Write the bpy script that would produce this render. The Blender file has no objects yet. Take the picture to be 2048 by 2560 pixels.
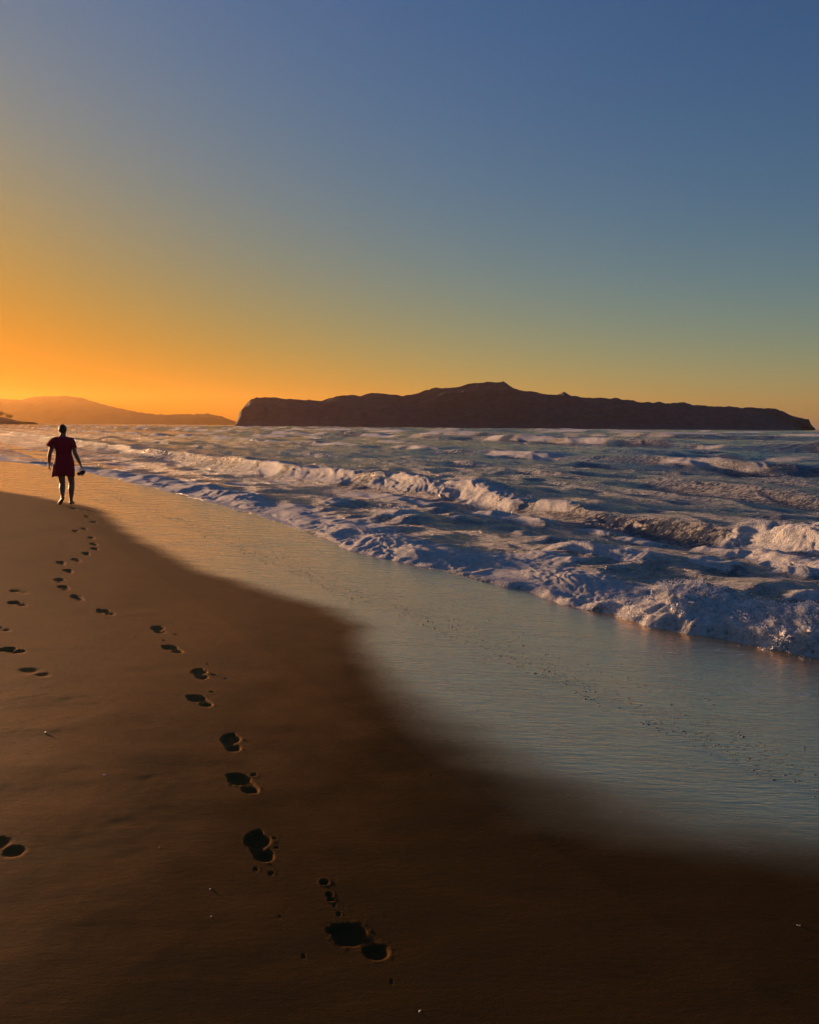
import bpy, bmesh, math, random
import numpy as np
from mathutils import Vector, Matrix

random.seed(7)
RNG = np.random.default_rng(11)
scene = bpy.context.scene
COL = scene.collection
R = math.radians

# ---------------------------------------------------------------- camera
CAM_Z = 1.6
FPX = 2010.0                       # focal length in pixels of the 2048 px wide photograph
PITCH = R(6.1)
ROLL = R(0.42)
cam_data = bpy.data.cameras.new('camera')
cam_data.sensor_fit = 'HORIZONTAL'
cam_data.angle = 2 * math.atan(1024 / FPX)
cam_data.clip_start = 0.05
cam_data.clip_end = 60000
cam = bpy.data.objects.new('camera', cam_data)
COL.objects.link(cam)
cam.matrix_world = Matrix.Translation((0, 0, CAM_Z)) @ Matrix.Rotation(R(90) - PITCH, 4, 'X') @ Matrix.Rotation(ROLL, 4, 'Z')
scene.camera = cam
CAMR = np.array(cam.matrix_world.to_3x3())

# ---------------------------------------------------------------- sky
SUN_EL, SUN_AZ = R(2.6), R(-48.0)
SUN_DIR = (math.sin(SUN_AZ) * math.cos(SUN_EL), math.cos(SUN_AZ) * math.cos(SUN_EL), math.sin(SUN_EL))
SKY_STRENGTH = 0.1
# dusk tint of the sky: exp of a sum of smooth falloffs with height and with the angle to the sun
SKY_K = [[-1.795, 0.605, 1.684, -0.212, 0.886, -4.568, 0.278], [-0.88, 0.934, 0.921, 0.684, 0.191, -7.041, 0.232], [-0.046, 3.3, 0.264, 0.443, -0.092, -12.434, 0.201]]
SKY_E1, SKY_E2, SKY_G1, SKY_G2 = 0.03, 0.2, 0.2, 0.45
world = bpy.data.worlds.new('World')
scene.world = world
world.use_nodes = True
nt = world.node_tree
N, L = nt.nodes, nt.links
bg = N['Background']


def nd(kind, **kw):
    n = N.new(kind)
    for k, v in kw.items():
        setattr(n, k, v)
    return n


def wm(op, a, b=None):
    n = nd('ShaderNodeMath', operation=op)
    for i, v in enumerate((a, b)):
        if v is None:
            continue
        if isinstance(v, (int, float)):
            n.inputs[i].default_value = v
        else:
            L.new(v, n.inputs[i])
    return n.outputs[0]


sky = nd('ShaderNodeTexSky', sky_type='NISHITA', sun_disc=False)
sky.sun_elevation, sky.sun_rotation = SUN_EL, SUN_AZ
sky.air_density, sky.dust_density, sky.ozone_density, sky.altitude = 1.0, 1.0, 1.0, 0
tc = nd('ShaderNodeTexCoord')
sep = nd('ShaderNodeSeparateXYZ')
L.new(tc.outputs['Generated'], sep.inputs[0])
dot = nd('ShaderNodeVectorMath', operation='DOT_PRODUCT')
L.new(tc.outputs['Generated'], dot.inputs[0])
dot.inputs[1].default_value = SUN_DIR
elev = wm('ARCSINE', wm('MINIMUM', wm('MAXIMUM', sep.outputs[2], 0.0), 1.0))
gam = wm('ARCCOSINE', wm('MINIMUM', wm('MAXIMUM', dot.outputs['Value'], -1.0), 1.0))
feats = [wm('EXPONENT', wm('MULTIPLY', v, -1.0 / s)) for v, s in ((elev, SKY_E1), (elev, SKY_E2), (gam, SKY_G1), (gam, SKY_G2))]
feats.append(wm('MULTIPLY', feats[1], feats[3]))
feats.append(dot.outputs['Value'])
comb = nd('ShaderNodeCombineColor')
for ch in range(3):
    acc = SKY_K[ch][0]
    for f, k in zip(feats, SKY_K[ch][1:]):
        acc = wm('ADD', wm('MULTIPLY', f, k), acc)
    L.new(wm('EXPONENT', acc), comb.inputs[ch]) if not isinstance(acc, float) else None
mul = nd('ShaderNodeMix', data_type='RGBA', blend_type='MULTIPLY')
mul.inputs['Factor'].default_value = 1.0
L.new(sky.outputs[0], mul.inputs['A'])
L.new(comb.outputs[0], mul.inputs['B'])
L.new(mul.outputs['Result'], bg.inputs[0])
bg.inputs[1].default_value = SKY_STRENGTH

# ---------------------------------------------------------------- sun
sun_data = bpy.data.lights.new('sun', 'SUN')
sun_data.energy = 5.0
sun_data.angle = R(2.5)
sun_data.color = (1.0, 0.54, 0.27)
sun = bpy.data.objects.new('sun', sun_data)
COL.objects.link(sun)
sun.rotation_euler = (-Vector(SUN_DIR)).to_track_quat('-Z', 'Y').to_euler()
sun.location = (0, 0, 30)

# ---------------------------------------------------------------- exposure
vs = scene.view_settings
vs.view_transform, vs.look, vs.exposure, vs.gamma = 'Standard', 'None', 1.2, 1.0
cy = scene.cycles
cy.use_denoising = True
cy.max_bounces = 5
cy.diffuse_bounces = 2
cy.glossy_bounces = 3
cy.transmission_bounces = 2
cy.volume_bounces = 0
cy.sample_clamp_indirect = 4
cy.caustics_reflective = False
cy.caustics_refractive = False


# ================================================================ helpers
_perm = np.random.default_rng(3).permutation(256).astype(np.int32)
_perm = np.concatenate([_perm, _perm])
_ang = np.random.default_rng(4).random(256) * 2 * np.pi
_gx, _gy = np.cos(_ang).astype(np.float32), np.sin(_ang).astype(np.float32)


def noise(x, y, seed=0):
    x = np.asarray(x, np.float32) + np.float32(17.31 * seed)
    y = np.asarray(y, np.float32) + np.float32(9.73 * seed)
    x, y = np.broadcast_arrays(x, y)
    xi, yi = np.floor(x), np.floor(y)
    xf, yf = x - xi, y - yi
    xi, yi = xi.astype(np.int32) & 255, yi.astype(np.int32) & 255
    u = xf * xf * xf * (xf * (xf * 6 - 15) + 10)
    v = yf * yf * yf * (yf * (yf * 6 - 15) + 10)
    a, b = _perm[xi], _perm[xi + 1]
    def g(h, dx, dy):
        return _gx[h] * dx + _gy[h] * dy
    n00, n10 = g(_perm[a + yi], xf, yf), g(_perm[b + yi], xf - 1, yf)
    n01, n11 = g(_perm[a + yi + 1], xf, yf - 1), g(_perm[b + yi + 1], xf - 1, yf - 1)
    r0, r1 = n00 + u * (n10 - n00), n01 + u * (n11 - n01)
    return (r0 + v * (r1 - r0)) * 1.5


def fbm(x, y, octv, seed=0, gain=.5):
    t, a = 0.0, 1.0
    for o in range(octv):
        t = t + a * noise(x * 2 ** o, y * 2 ** o, seed + o)
        a *= gain
    return t


def sst(e0, e1, x):
    t = np.clip((x - e0) / (e1 - e0), 0, 1)
    return t * t * (3 - 2 * t)


def tag(o, label=None, cat=None, group=None, kind=None):
    for k, v in (('label', label), ('category', cat), ('group', group), ('kind', kind)):
        if v:
            o[k] = v
    return o


def obj(name, verts, faces, mat, parent=None, smooth=True, loc=None):
    me = bpy.data.meshes.new(name)
    if isinstance(verts, np.ndarray) and isinstance(faces, np.ndarray):
        nv, nf, k = len(verts), len(faces), faces.shape[1]
        me.vertices.add(nv)
        me.vertices.foreach_set('co', np.ascontiguousarray(verts, np.float32).ravel())
        me.loops.add(nf * k)
        me.loops.foreach_set('vertex_index', np.ascontiguousarray(faces, np.int32).ravel())
        me.polygons.add(nf)
        me.polygons.foreach_set('loop_start', np.arange(0, nf * k, k, dtype=np.int32))
        me.update(calc_edges=True)
        me.validate()
    else:
        me.from_pydata([tuple(v) for v in verts], [], [tuple(f) for f in faces])
    if smooth:
        me.polygons.foreach_set('use_smooth', np.ones(len(me.polygons), bool))
    me.materials.append(mat)
    o = bpy.data.objects.new(name, me)
    COL.objects.link(o)
    if parent:
        o.parent = parent
    if loc:
        o.location = loc
    return o


def empty(name, loc=(0, 0, 0), rz=0.0):
    o = bpy.data.objects.new(name, None)
    o.empty_display_size = .1
    COL.objects.link(o)
    o.location = loc
    o.rotation_euler = (0, 0, rz)
    return o


class Mat:
    """thin wrapper for node materials"""
    def __init__(self, name):
        self.m = bpy.data.materials.new(name)
        self.m.use_nodes = True
        self.t = self.m.node_tree
        self.b = self.t.nodes['Principled BSDF']

    def n(self, kind, ins=None, **kw):
        n = self.t.nodes.new(kind)
        for k, v in kw.items():
            setattr(n, k, v)
        for k, v in (ins or {}).items():
            if isinstance(v, bpy.types.NodeSocket):
                self.t.links.new(v, n.inputs[k])
            else:
                n.inputs[k].default_value = v
        return n

    def math(self, op, a, b=0.0, c=0.0, clamp=False):
        return self.n('ShaderNodeMath', {0: a, 1: b, 2: c}, operation=op, use_clamp=clamp).outputs[0]

    def rng(self, v, a, b, c=0.0, d=1.0, smooth=True):
        return self.n('ShaderNodeMapRange', {'Value': v, 'From Min': a, 'From Max': b, 'To Min': c, 'To Max': d},
                      interpolation_type='SMOOTHSTEP' if smooth else 'LINEAR').outputs['Result']

    def mix(self, f, a, b):
        fix = lambda v: (*v, 1) if isinstance(v, tuple) and len(v) == 3 else v
        return self.n('ShaderNodeMix', {'Factor': f, 'A': fix(a), 'B': fix(b)}, data_type='RGBA').outputs['Result']

    def mixf(self, f, a, b):
        return self.n('ShaderNodeMix', {0: f, 2: a, 3: b}, data_type='FLOAT').outputs[0]

    def set(self, **kw):
        for k, v in kw.items():
            k = k.replace('_', ' ')
            if isinstance(v, bpy.types.NodeSocket):
                self.t.links.new(v, self.b.inputs[k])
            else:
                self.b.inputs[k].default_value = (*v, 1) if isinstance(v, tuple) and len(v) == 3 and ('Color' in k or 'Tint' in k) else v
        return self

    def pos(self, scale=(1, 1, 1), rotz=0.0):
        g = self.n('ShaderNodeNewGeometry')
        mp = self.n('ShaderNodeMapping', {'Vector': g.outputs['Position'], 'Rotation': (0, 0, rotz), 'Scale': scale})
        return mp.outputs[0]

    def noise(self, vec, scale, detail=3.0, rough=.5, dist=0.0):
        return self.n('ShaderNodeTexNoise', {'Vector': vec, 'Scale': scale, 'Detail': detail, 'Roughness': rough, 'Distortion': dist}).outputs['Fac']


# shore frame: s runs along the beach away from the camera, c runs out to sea
SH = R(30.4)
EX, EY = -math.sin(SH), math.cos(SH)
NX, NY = math.cos(SH), math.sin(SH)
to_s = lambda x, y: EX * x + EY * y
to_c = lambda x, y: NX * x + NY * y
SEA_Z = -0.22


def sand_base(c):
    """cross-shore profile of the beach"""
    up = np.where(c < 0, -c * 0.012 + np.maximum(-c - 14, 0) * .09, 0.0)
    a = np.clip(c, 0, 2) * -0.018
    b = np.maximum(c - 2, 0) * -0.048
    return np.minimum(up, 4.0) + a + b


def ray(px, py):
    d = CAMR @ np.array([(px - 1024) / FPX, -(py - 1280) / FPX, -1.0])
    return d / np.linalg.norm(d)


def on_sand(px, py, z=None):
    """ground point seen at a pixel of the photograph (used to survey positions)"""
    d = ray(px, py)
    t = CAM_Z / -d[2]
    for _ in range(12):
        p = d * t
        zz = float(sand_base(np.array(to_c(p[0], p[1])))) if z is None else z
        t = (CAM_Z - zz) / -d[2]
    p = d * t
    return np.array([p[0], p[1], CAM_Z + p[2]])


def polar_grid(radii, half_fine, n_fine, n_coarse=30):
    th = np.concatenate([np.linspace(-179.9, -half_fine, n_coarse)[:-1],
                         np.linspace(-half_fine, half_fine, n_fine),
                         np.linspace(half_fine, 179.9, n_coarse)[1:]]) * math.pi / 180
    rr, tt = np.meshgrid(radii, th, indexing='ij')
    x, y = rr * np.sin(tt), rr * np.cos(tt)
    nr, nth = rr.shape
    i = np.arange(nr * nth).reshape(nr, nth)
    f = np.stack([i[:-1, :-1], i[:-1, 1:], i[1:, 1:], i[1:, :-1]], -1).reshape(-1, 4)[:, ::-1]
    return x.ravel(), y.ravel(), rr.ravel(), np.ascontiguousarray(f)


def geo(r0, segs):
    out = [r0]
    for r1, k in segs:
        n = max(2, int(math.log(r1 / out[-1]) / k))
        out += list(np.geomspace(out[-1], r1, n + 1)[1:])
    return np.array(out)


def compact(verts, faces, keep_f):
    faces = faces[keep_f]
    used = np.zeros(len(verts), bool)
    used[faces.ravel()] = True
    remap = np.cumsum(used) - 1
    return verts[used], remap[faces], used


# ================================================================ beach
M = Mat('wet_sand')
p0 = M.pos()
geo_n = M.n('ShaderNodeNewGeometry')
cc = M.n('ShaderNodeVectorMath', {0: geo_n.outputs['Position'], 1: (NX, NY, 0)}, operation='DOT_PRODUCT').outputs['Value']
edge_n = M.noise(M.pos((1, 1, 0), 0), .55, 4, .55)
edge_s = M.noise(M.pos((.35, 2.2, 0), -SH), .8, 3, .5)
run = M.n('ShaderNodeAttribute', attribute_name='runup').outputs['Fac']      # metres seaward of the last wave's reach
cw = M.math('ADD', run, M.math('ADD', M.math('MULTIPLY', M.math('SUBTRACT', edge_n, .5), .35),
                              M.math('MULTIPLY', M.math('SUBTRACT', edge_s, .5), .22)))
wet = M.rng(cw, -.12, .32)
grain = M.noise(p0, 260, 2, .6)
grain2 = M.noise(p0, 900, 1, .6)
mott = M.noise(M.pos((1, 1, 0)), 2.2, 5, .6)
streak = M.noise(M.pos((.8, 5, 0), R(8)), 1.6, 5, .6)
falloff = M.n('ShaderNodeAttribute', attribute_name='painted_falloff').outputs['Fac']   # foreground dimming painted into the sand colour, besides some damp
falloff = M.rng(M.math('ADD', falloff, M.math('MULTIPLY', M.math('SUBTRACT', mott, .5), .5)), 0.0, 1.0)
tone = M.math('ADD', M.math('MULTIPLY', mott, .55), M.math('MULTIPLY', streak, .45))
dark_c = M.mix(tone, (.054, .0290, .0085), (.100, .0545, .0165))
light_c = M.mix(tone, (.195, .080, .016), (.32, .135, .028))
dry_c = M.mix(falloff, dark_c, light_c)
dry_c = M.mix(M.rng(grain, .42, .70, 0, .55), dry_c, M.mix(falloff, (.10, .060, .023), (.42, .225, .080)))
dry_c = M.mix(M.rng(grain2, .55, .75, 0, .5), dry_c, M.mix(falloff, (.016, .008, .003), (.085, .038, .012)))
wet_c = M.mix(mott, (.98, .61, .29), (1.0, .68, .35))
rough_d = M.rng(grain, .2, .8, .70, .92)
rough_w = M.rng(streak, .3, .7, .17, .30)
# relief: grains, wind streaks, wavelets of the thin film, dimples left by bubbles
rip = M.noise(M.pos((5.5, 26, 0), R(-14)), 1.0, 3, .5, .6)
rip2 = M.noise(M.pos((14, 60, 0), R(-4)), 1.0, 2, .5, .4)
dimp = M.n('ShaderNodeTexVoronoi', {'Vector': M.pos((17, 30, 0), R(-8)), 'Scale': 1.0, 'Randomness': 1.0}, feature='F1').outputs['Distance']
dimp = M.rng(dimp, .05, .34, 0, 1)
cb_ = M.math('ADD', cc, M.math('MULTIPLY', M.math('SUBTRACT', edge_n, .5), .5))
band = M.math('MULTIPLY', M.rng(cb_, 3.40, 3.52), M.rng(cb_, 3.7, 4.15, 1, 0))
patch = M.rng(M.noise(M.pos((1, 1, 0)), 1.3, 2, .5), .34, .52)
band = M.math('MULTIPLY', band, patch)
rel_dry = M.math('ADD', M.math('MULTIPLY', grain, .0024), M.math('MULTIPLY', M.noise(M.pos((16, 44, 0), R(6)), 1, 6, .70), .0052))
rel_dry = M.math('ADD', rel_dry, M.math('MULTIPLY', grain2, .0006))
rel_wet = M.math('ADD', M.math('MULTIPLY', rip, .0042), M.math('MULTIPLY', rip2, .0022))
rel_wet = M.math('ADD', rel_wet, M.math('MULTIPLY', M.math('MULTIPLY', dimp, band), .003))
hgt = M.mixf(wet, rel_dry, rel_wet)
bump = M.n('ShaderNodeBump', {'Height': hgt, 'Strength': 1.0, 'Distance': 1.0})
M.set(Base_Color=dry_c, Roughness=rough_d, Normal=bump.outputs[0], IOR=M.mixf(falloff, 1.05, 1.17), Specular_Tint=(1.0, .56, .12))
dry = M.b
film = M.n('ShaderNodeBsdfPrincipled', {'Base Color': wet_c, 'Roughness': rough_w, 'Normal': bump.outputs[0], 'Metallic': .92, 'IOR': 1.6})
scum_v = M.n('ShaderNodeTexVoronoi', {'Vector': M.n('ShaderNodeVectorMath', {0: M.pos((3.0, 9.0, 0), R(-12)), 1: M.n('ShaderNodeTexNoise', {'Vector': p0, 'Scale': 3.0, 'Detail': 3.0}).outputs['Color']}, operation='ADD').outputs[0], 'Scale': 1.0}, feature='DISTANCE_TO_EDGE').outputs['Distance']
scum = M.math('MULTIPLY', M.rng(scum_v, .015, .06, 1, 0), M.rng(M.noise(M.pos((.8, 2.2, 0), -SH), 1.5, 3, .6), .56, .66))
scum = M.math('MULTIPLY', scum, M.rng(cc, 4.15, 4.6, 0, .75))
bub = M.n('ShaderNodeBsdfDiffuse', {'Color': (.75, .75, .75, 1)})
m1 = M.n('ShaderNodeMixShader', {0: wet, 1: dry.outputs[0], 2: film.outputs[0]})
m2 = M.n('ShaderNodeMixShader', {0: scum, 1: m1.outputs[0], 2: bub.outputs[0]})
M.t.links.new(m2.outputs[0], M.t.nodes['Material Output'].inputs['Surface'])
SAND = M.m

PRINTS = []          # surveyed footprints: heel pixel, toe pixel, length, depth, softness


def fp(hx, hy, tx, ty, depth=.03, length=None, soft=0.0, width=.095, toes=True):
    h, t = on_sand(hx, hy)[:2], on_sand(tx, ty)[:2]
    ctr = (h + t) / 2
    ax = t - h
    ln = length or float(np.linalg.norm(ax))
    ax = ax / np.linalg.norm(ax)
    depth *= .45
    ln, width = ln * .84, width * .86
    PRINTS.append((ctr, ax, ln, depth, soft, width, toes))


fp(985, 2405, 830, 2308, .030, .25, width=.105)
fp(672, 2158, 632, 2078, .034, .26)
fp(640, 1984, 585, 1934, .034, .26)
fp(590, 1882, 570, 1833, .032, .26)
fp(528, 1768, 480, 1738, .032, .26)
fp(512, 1700, 492, 1673, .028, .25)
fp(455, 1634, 415, 1614, .032, .26)
fp(405, 1584, 390, 1566, .028, .26)
fp(288, 1538, 246, 1524, .03, .27)
fp(206, 1500, 184, 1489, .028, .26)
for a in ((165, 1470), (152, 1452), (172, 1428), (158, 1408), (196, 1401), (214, 1386), (243, 1374), (240, 1362), (226, 1346), (190, 1329), (214, 1323), (236, 1306), (219, 1292), (186, 1272)):
    j = RNG.random() * 8 - 4
    fp(a[0] + 4 + j, a[1] + 3, a[0] - 5 + j, a[1] - 4, .024, .26)
fp(66, 1514, 26, 1504, .03, .27)
fp(52, 1630, 8, 1622, .05, .25, width=.11, toes=False)
fp(118, 1690, 60, 1672, .014, .30, .6, toes=False)
fp(30, 2130, -24, 2112, .024, .24, .35, width=.10, toes=False)
fp(62, 1482, 36, 1477, .018, .26, .4)
fp(12, 1575, -14, 1570, .018, .26, .4)
HOLLOWS = []         # old washed-out hollows with a slumped rim
for hx, hy, rad, dep in ((110, 1775, .20, .030), (90, 1995, .22, .020), (220, 2010, .25, -.016),
                         (330, 2330, .10, .012), (250, 1900, .28, -.012), (30, 1800, .24, -.014),
                         (20, 1700, .20, -.012), (180, 2200, .2, .010), (430, 1880, .3, .008)):
    HOLLOWS.append((on_sand(hx, hy)[:2], rad, dep))
DIMPLES = [(on_sand(a, b)[:2], rad) for a, b, rad in ((812, 2205, .014), (824, 2236, .011), (828, 2248, .010), (836, 2262, .006), (848, 2285, .007),
           (635, 1936, .012), (686, 2095, .008), (692, 2118, .008), (640, 2172, .008), (678, 2182, .009), (535, 1688, .012), (520, 1660, .010),
           (410, 1602, .012), (385, 1552, .011), (223, 1512, .014), (530, 1730, .012), (118, 1482, .015), (440, 1586, .010), (566, 1697, .008),
           (1080, 1940, .003), (455, 2030, .004), (760, 2390, .006), (700, 2290, .005), (980, 2455, .005))]

xs, ys, rs, F = polar_grid(geo(.35, ((1.75, .05), (6.5, .0034), (18, .006), (60, .02), (400, .12), (2500, .3))), 37, 720, 24)
S, C = to_s(xs, ys), to_c(xs, ys)
Z = sand_base(C).astype(np.float64)
# gentle wind-worked and wave-worked unevenness, stronger up the beach
up_beach = sst(1.6, -.6, C)
near = sst(30, 12, rs)
Z += near * (.004 * noise(S / 1.9, C / .8, 21) + up_beach * (.0036 * noise(S * .45 + .3 * C, C / .75, 22) + .0016 * fbm(S / .9, C / .45, 2, 23)
             + .0008 * fbm(xs / .22, ys / .12, 2, 25)))
Z += near * .0008 * noise(xs / .35, ys / .16, 27) * sst(3.0, 1.5, C)
OWNER = np.full(len(xs), -1, np.int32)
for (hp, rad, dep) in HOLLOWS:
    d = np.hypot((xs - hp[0]) / 1.25, ys - hp[1]) / rad
    m = d < 3
    dm = d[m] + .25 * noise(xs[m] / .09, ys[m] / .07, 31)
    dep = dep * .12
    Z[m] += -dep * np.exp(-dm ** 2 * 1.2) + dep * .25 * np.exp(-((dm - 1.5) / .35) ** 2)
for k, (ctr, ax, ln, dep, soft, wd, toes) in enumerate(PRINTS):
    dx, dy = xs - ctr[0], ys - ctr[1]
    m = np.nonzero(dx * dx + dy * dy < (ln * 1.1) ** 2)[0]
    if not len(m):
        continue
    u = (dx[m] * ax[0] + dy[m] * ax[1]) / ln * 2          # -1 heel .. 1 toe
    side = 1 if k % 2 else -1
    v = (dx[m] * -ax[1] + dy[m] * ax[0]) / (wd / 2) * side
    wob = .06 * noise(xs[m] / .04, ys[m] / .03, 40 + k) + .03 * noise(xs[m] / .014, ys[m] / .014, 60 + k)
    ball = np.hypot((u - .48) / .46, (v + .05) / 1.05) + wob
    heel = np.hypot((u + .62) / .36, v / .74) + wob
    arch = np.hypot((u + .1) / .55, (v - .30) / .60) + wob
    e = .30 + soft
    hole = np.maximum(sst(1 + e, 1 - e, ball), sst(1 + e, 1 - e, heel) * 1.0)
    hole = np.maximum(hole, sst(1 + e, 1 - e * 1.5, arch) * .5)
    if toes:
        for ti, (tu, tv, tr) in enumerate(((1.02, -.62, .17), (1.08, -.22, .12), (1.03, .12, .11), (.95, .42, .10), (.84, .68, .10))):
            hole = np.maximum(hole, .8 * sst(1.3, .7, np.hypot((u - tu) / tr, (v - tv) / (tr * 1.5)) + wob))
    dm = np.minimum(np.minimum(ball, heel), arch)
    rim = np.exp(-((dm - 1.22) / .16) ** 2) * (.5 + .9 * noise(xs[m] / .05, ys[m] / .05, 80 + k)) * (1 - hole)
    push = np.exp(-((dm - 1.3) / .4) ** 2) * sst(.2, 1.0, u) * .25
    Z[m] += -dep * hole + dep * .07 * rim
    crumbs = np.maximum(noise(xs[m] / .018, ys[m] / .018, 90 + k) - .25, 0) * np.exp(-((dm - 1.35) / .35) ** 2)
    Z[m] += .003 * crumbs * (1 - hole)
    OWNER[m[dm < 1.55]] = k
for dp, rad in DIMPLES:
    d = np.hypot(xs - dp[0], ys - dp[1]) / rad
    m = d < 3
    Z[m] += -.8 * rad * np.exp(-d[m] ** 2 * 1.3) + .15 * rad * np.exp(-((d[m] - 1.4) / .4) ** 2)
EDGE = np.array([on_sand(a, b) for a, b in ((-160, 1200), (0, 1228), (120, 1250), (235, 1272), (330, 1345), (470, 1425), (640, 1478), (800, 1522), (888, 1568), (872, 1625), (930, 1715), (1010, 1800), (1120, 1890), (1260, 1975), (1420, 2045), (1640, 2100), (1850, 2135), (2048, 2165), (2300, 2210))])
es, ec = to_s(EDGE[:, 0], EDGE[:, 1]), to_c(EDGE[:, 0], EDGE[:, 1])
o_ = np.argsort(es)
RUN = (C - np.interp(S, es[o_], ec[o_])) * np.interp(S, [2.0, 3.2, 6.0], [.38, .5, 1.0])
PAINTED_FALLOFF = np.clip((S - 1.7) / 4.2 - .16 * C + .12, 0, 1)  # dimming ramp for the sand colour, darkest near the camera
V = np.stack([xs, ys, Z], 1)
keep = (C[F].min(1) < 9.0)
# normals of the whole sheet, so that the footprints join it without a seam
e1, e2 = V[F[:, 2]] - V[F[:, 0]], V[F[:, 3]] - V[F[:, 1]]
fn = np.cross(e1, e2)
VN = np.zeros_like(V)
for j in range(4):
    for ax_ in range(3):
        VN[:, ax_] += np.bincount(F[:, j], fn[:, ax_], len(V))
VN /= np.maximum(np.linalg.norm(VN, axis=1, keepdims=True), 1e-12)
f_owner = OWNER[F].max(1)
beach = None
for k in [-1] + list(range(len(PRINTS))):
    kf = keep & (f_owner == k)
    if not kf.any():
        continue
    v_, f_, used = compact(V, F, kf)
    o = obj('beach' if k < 0 else 'footprint', v_, f_, SAND, beach)
    if len(o.data.vertices) == len(v_):
        o.data.normals_split_custom_set_from_vertices(VN[used].tolist())
    at = o.data.attributes.new('runup', 'FLOAT', 'POINT')
    at.data.foreach_set('value', RUN[used].astype(np.float32))
    at = o.data.attributes.new('painted_falloff', 'FLOAT', 'POINT')
    at.data.foreach_set('value', PAINTED_FALLOFF[used].astype(np.float32))
    if k < 0:
        beach = tag(o, 'wet brown sand beach with a trail of footprints', kind='structure')
Z_SAND = (xs, ys, Z)


def sand_z(x, y):
    i = np.argmin((xs - x) ** 2 + (ys - y) ** 2)
    return float(Z[i])


# ================================================================ sea
M = Mat('sea_water')
fa = M.n('ShaderNodeAttribute', attribute_name='foam').outputs['Fac']
fl = M.n('ShaderNodeAttribute', attribute_name='lace').outputs['Fac']
fd = M.n('ShaderNodeAttribute', attribute_name='fine').outputs['Fac']     # 1 near, 0 far
ps = M.pos((1, 1, 1), -SH)
n1 = M.noise(M.pos((2.0, 3.4, 1.5), -SH + R(14)), 1.3, 7, .66, .9)
n2 = M.noise(M.pos((9, 14, 9), -SH + R(14)), 1.0, 5, .66, .6)
vor = M.n('ShaderNodeTexVoronoi', {'Vector': M.n('ShaderNodeVectorMath', {0: M.pos((5.0, 2.6, 3), -SH), 1: M.n('ShaderNodeTexNoise', {'Vector': ps, 'Scale': 1.4, 'Detail': 3.0}).outputs['Color']}, operation='ADD').outputs[0], 'Scale': 1.0}, feature='DISTANCE_TO_EDGE').outputs['Distance']
lace = M.math('MULTIPLY', M.rng(vor, .02, .16, 1, 0), .6)
n4 = M.noise(M.pos((42, 30, 34), -SH), 1.0, 4, .65, .3)
det = M.math('ADD', M.math('MULTIPLY', n1, .46), M.math('ADD', M.math('MULTIPLY', n2, .80), M.math('MULTIPLY', n4, .22)))   # about .3 .. 1.2
def strands(vec, w, dist):
    q = M.noise(vec, 1.0, 4, .60, dist)
    return M.rng(M.math('ABSOLUTE', M.math('SUBTRACT', q, .5)), 0.0, w, 1, 0)
st1 = strands(M.pos((4.5, 8.0, 6), -SH + R(16)), .075, 1.4)
st2 = strands(M.pos((13, 20, 15), -SH + R(10)), .085, 1.0)
st3 = strands(M.pos((34, 44, 38), -SH), .10, .6)
fil = M.math('MAXIMUM', M.math('MAXIMUM', st1, M.math('MULTIPLY', st2, .85)), M.math('MULTIPLY', st3, .6))
lacef = M.rng(M.math('ADD', det, M.math('MULTIPLY', fl, .50)), .93, 1.10)
tn = M.math('ADD', M.math('MULTIPLY', M.math('SUBTRACT', n2, .5), 1.1), M.math('ADD', M.math('MULTIPLY', M.math('SUBTRACT', n1, .5), .6), M.math('MULTIPLY', M.math('SUBTRACT', n4, .5), .9)))
thick = M.rng(M.math('ADD', M.math('MULTIPLY', fa, .84), M.math('ADD', tn, M.math('MULTIPLY', M.math('SUBTRACT', fil, .4), .35))), .36, .82)
lacef = M.math('MULTIPLY', lacef, M.math('ADD', .15, M.math('MULTIPLY', fil, .85)))
foam = M.math('MAXIMUM', M.math('MULTIPLY', lacef, .85), thick)
foam_c = M.mix(M.math('ADD', M.math('MULTIPLY', fil, .75), M.rng(n2, .35, .75, 0, .35)), (.46, .51, .55), (.98, .98, .98))
water_c = M.mix(M.n('ShaderNodeAttribute', attribute_name='shallow').outputs['Fac'], (.060, .072, .082), (.095, .092, .082))
M.set(Base_Color=M.mix(foam, water_c, foam_c), Roughness=M.mixf(foam, .09, .85), IOR=1.6)
w1 = M.noise(M.pos((3.2, 7.5, 3), -SH + R(12)), 1.0, 4, .55, .3)
w2 = M.noise(M.pos((14, 30, 10), -SH - R(10)), 1.0, 2, .5)
wfar = M.noise(M.pos((.22, .8, .3), -SH), 1.0, 4, .6)
hw = M.math('ADD', M.math('MULTIPLY', w1, .075), M.math('MULTIPLY', w2, .010))
hw = M.math('ADD', M.math('MULTIPLY', hw, M.mixf(fd, .6, 1.0)), M.math('MULTIPLY', M.math('MULTIPLY', wfar, .75), M.math('SUBTRACT', 1.0, fd)))
hf = M.math('ADD', M.math('MULTIPLY', n2, .10), M.math('ADD', M.math('MULTIPLY', n4, .040), M.math('ADD', M.math('MULTIPLY', st1, .040), M.math('MULTIPLY', st2, .022))))
bump = M.n('ShaderNodeBump', {'Height': M.mixf(foam, hw, hf), 'Strength': 1.0, 'Distance': 1.0})
M.set(Normal=bump.outputs[0], Subsurface_Weight=M.math('MULTIPLY', foam, .3), Subsurface_Radius=(.08, .08, .08), Subsurface_Scale=1.0)
WATER = M.m

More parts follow.
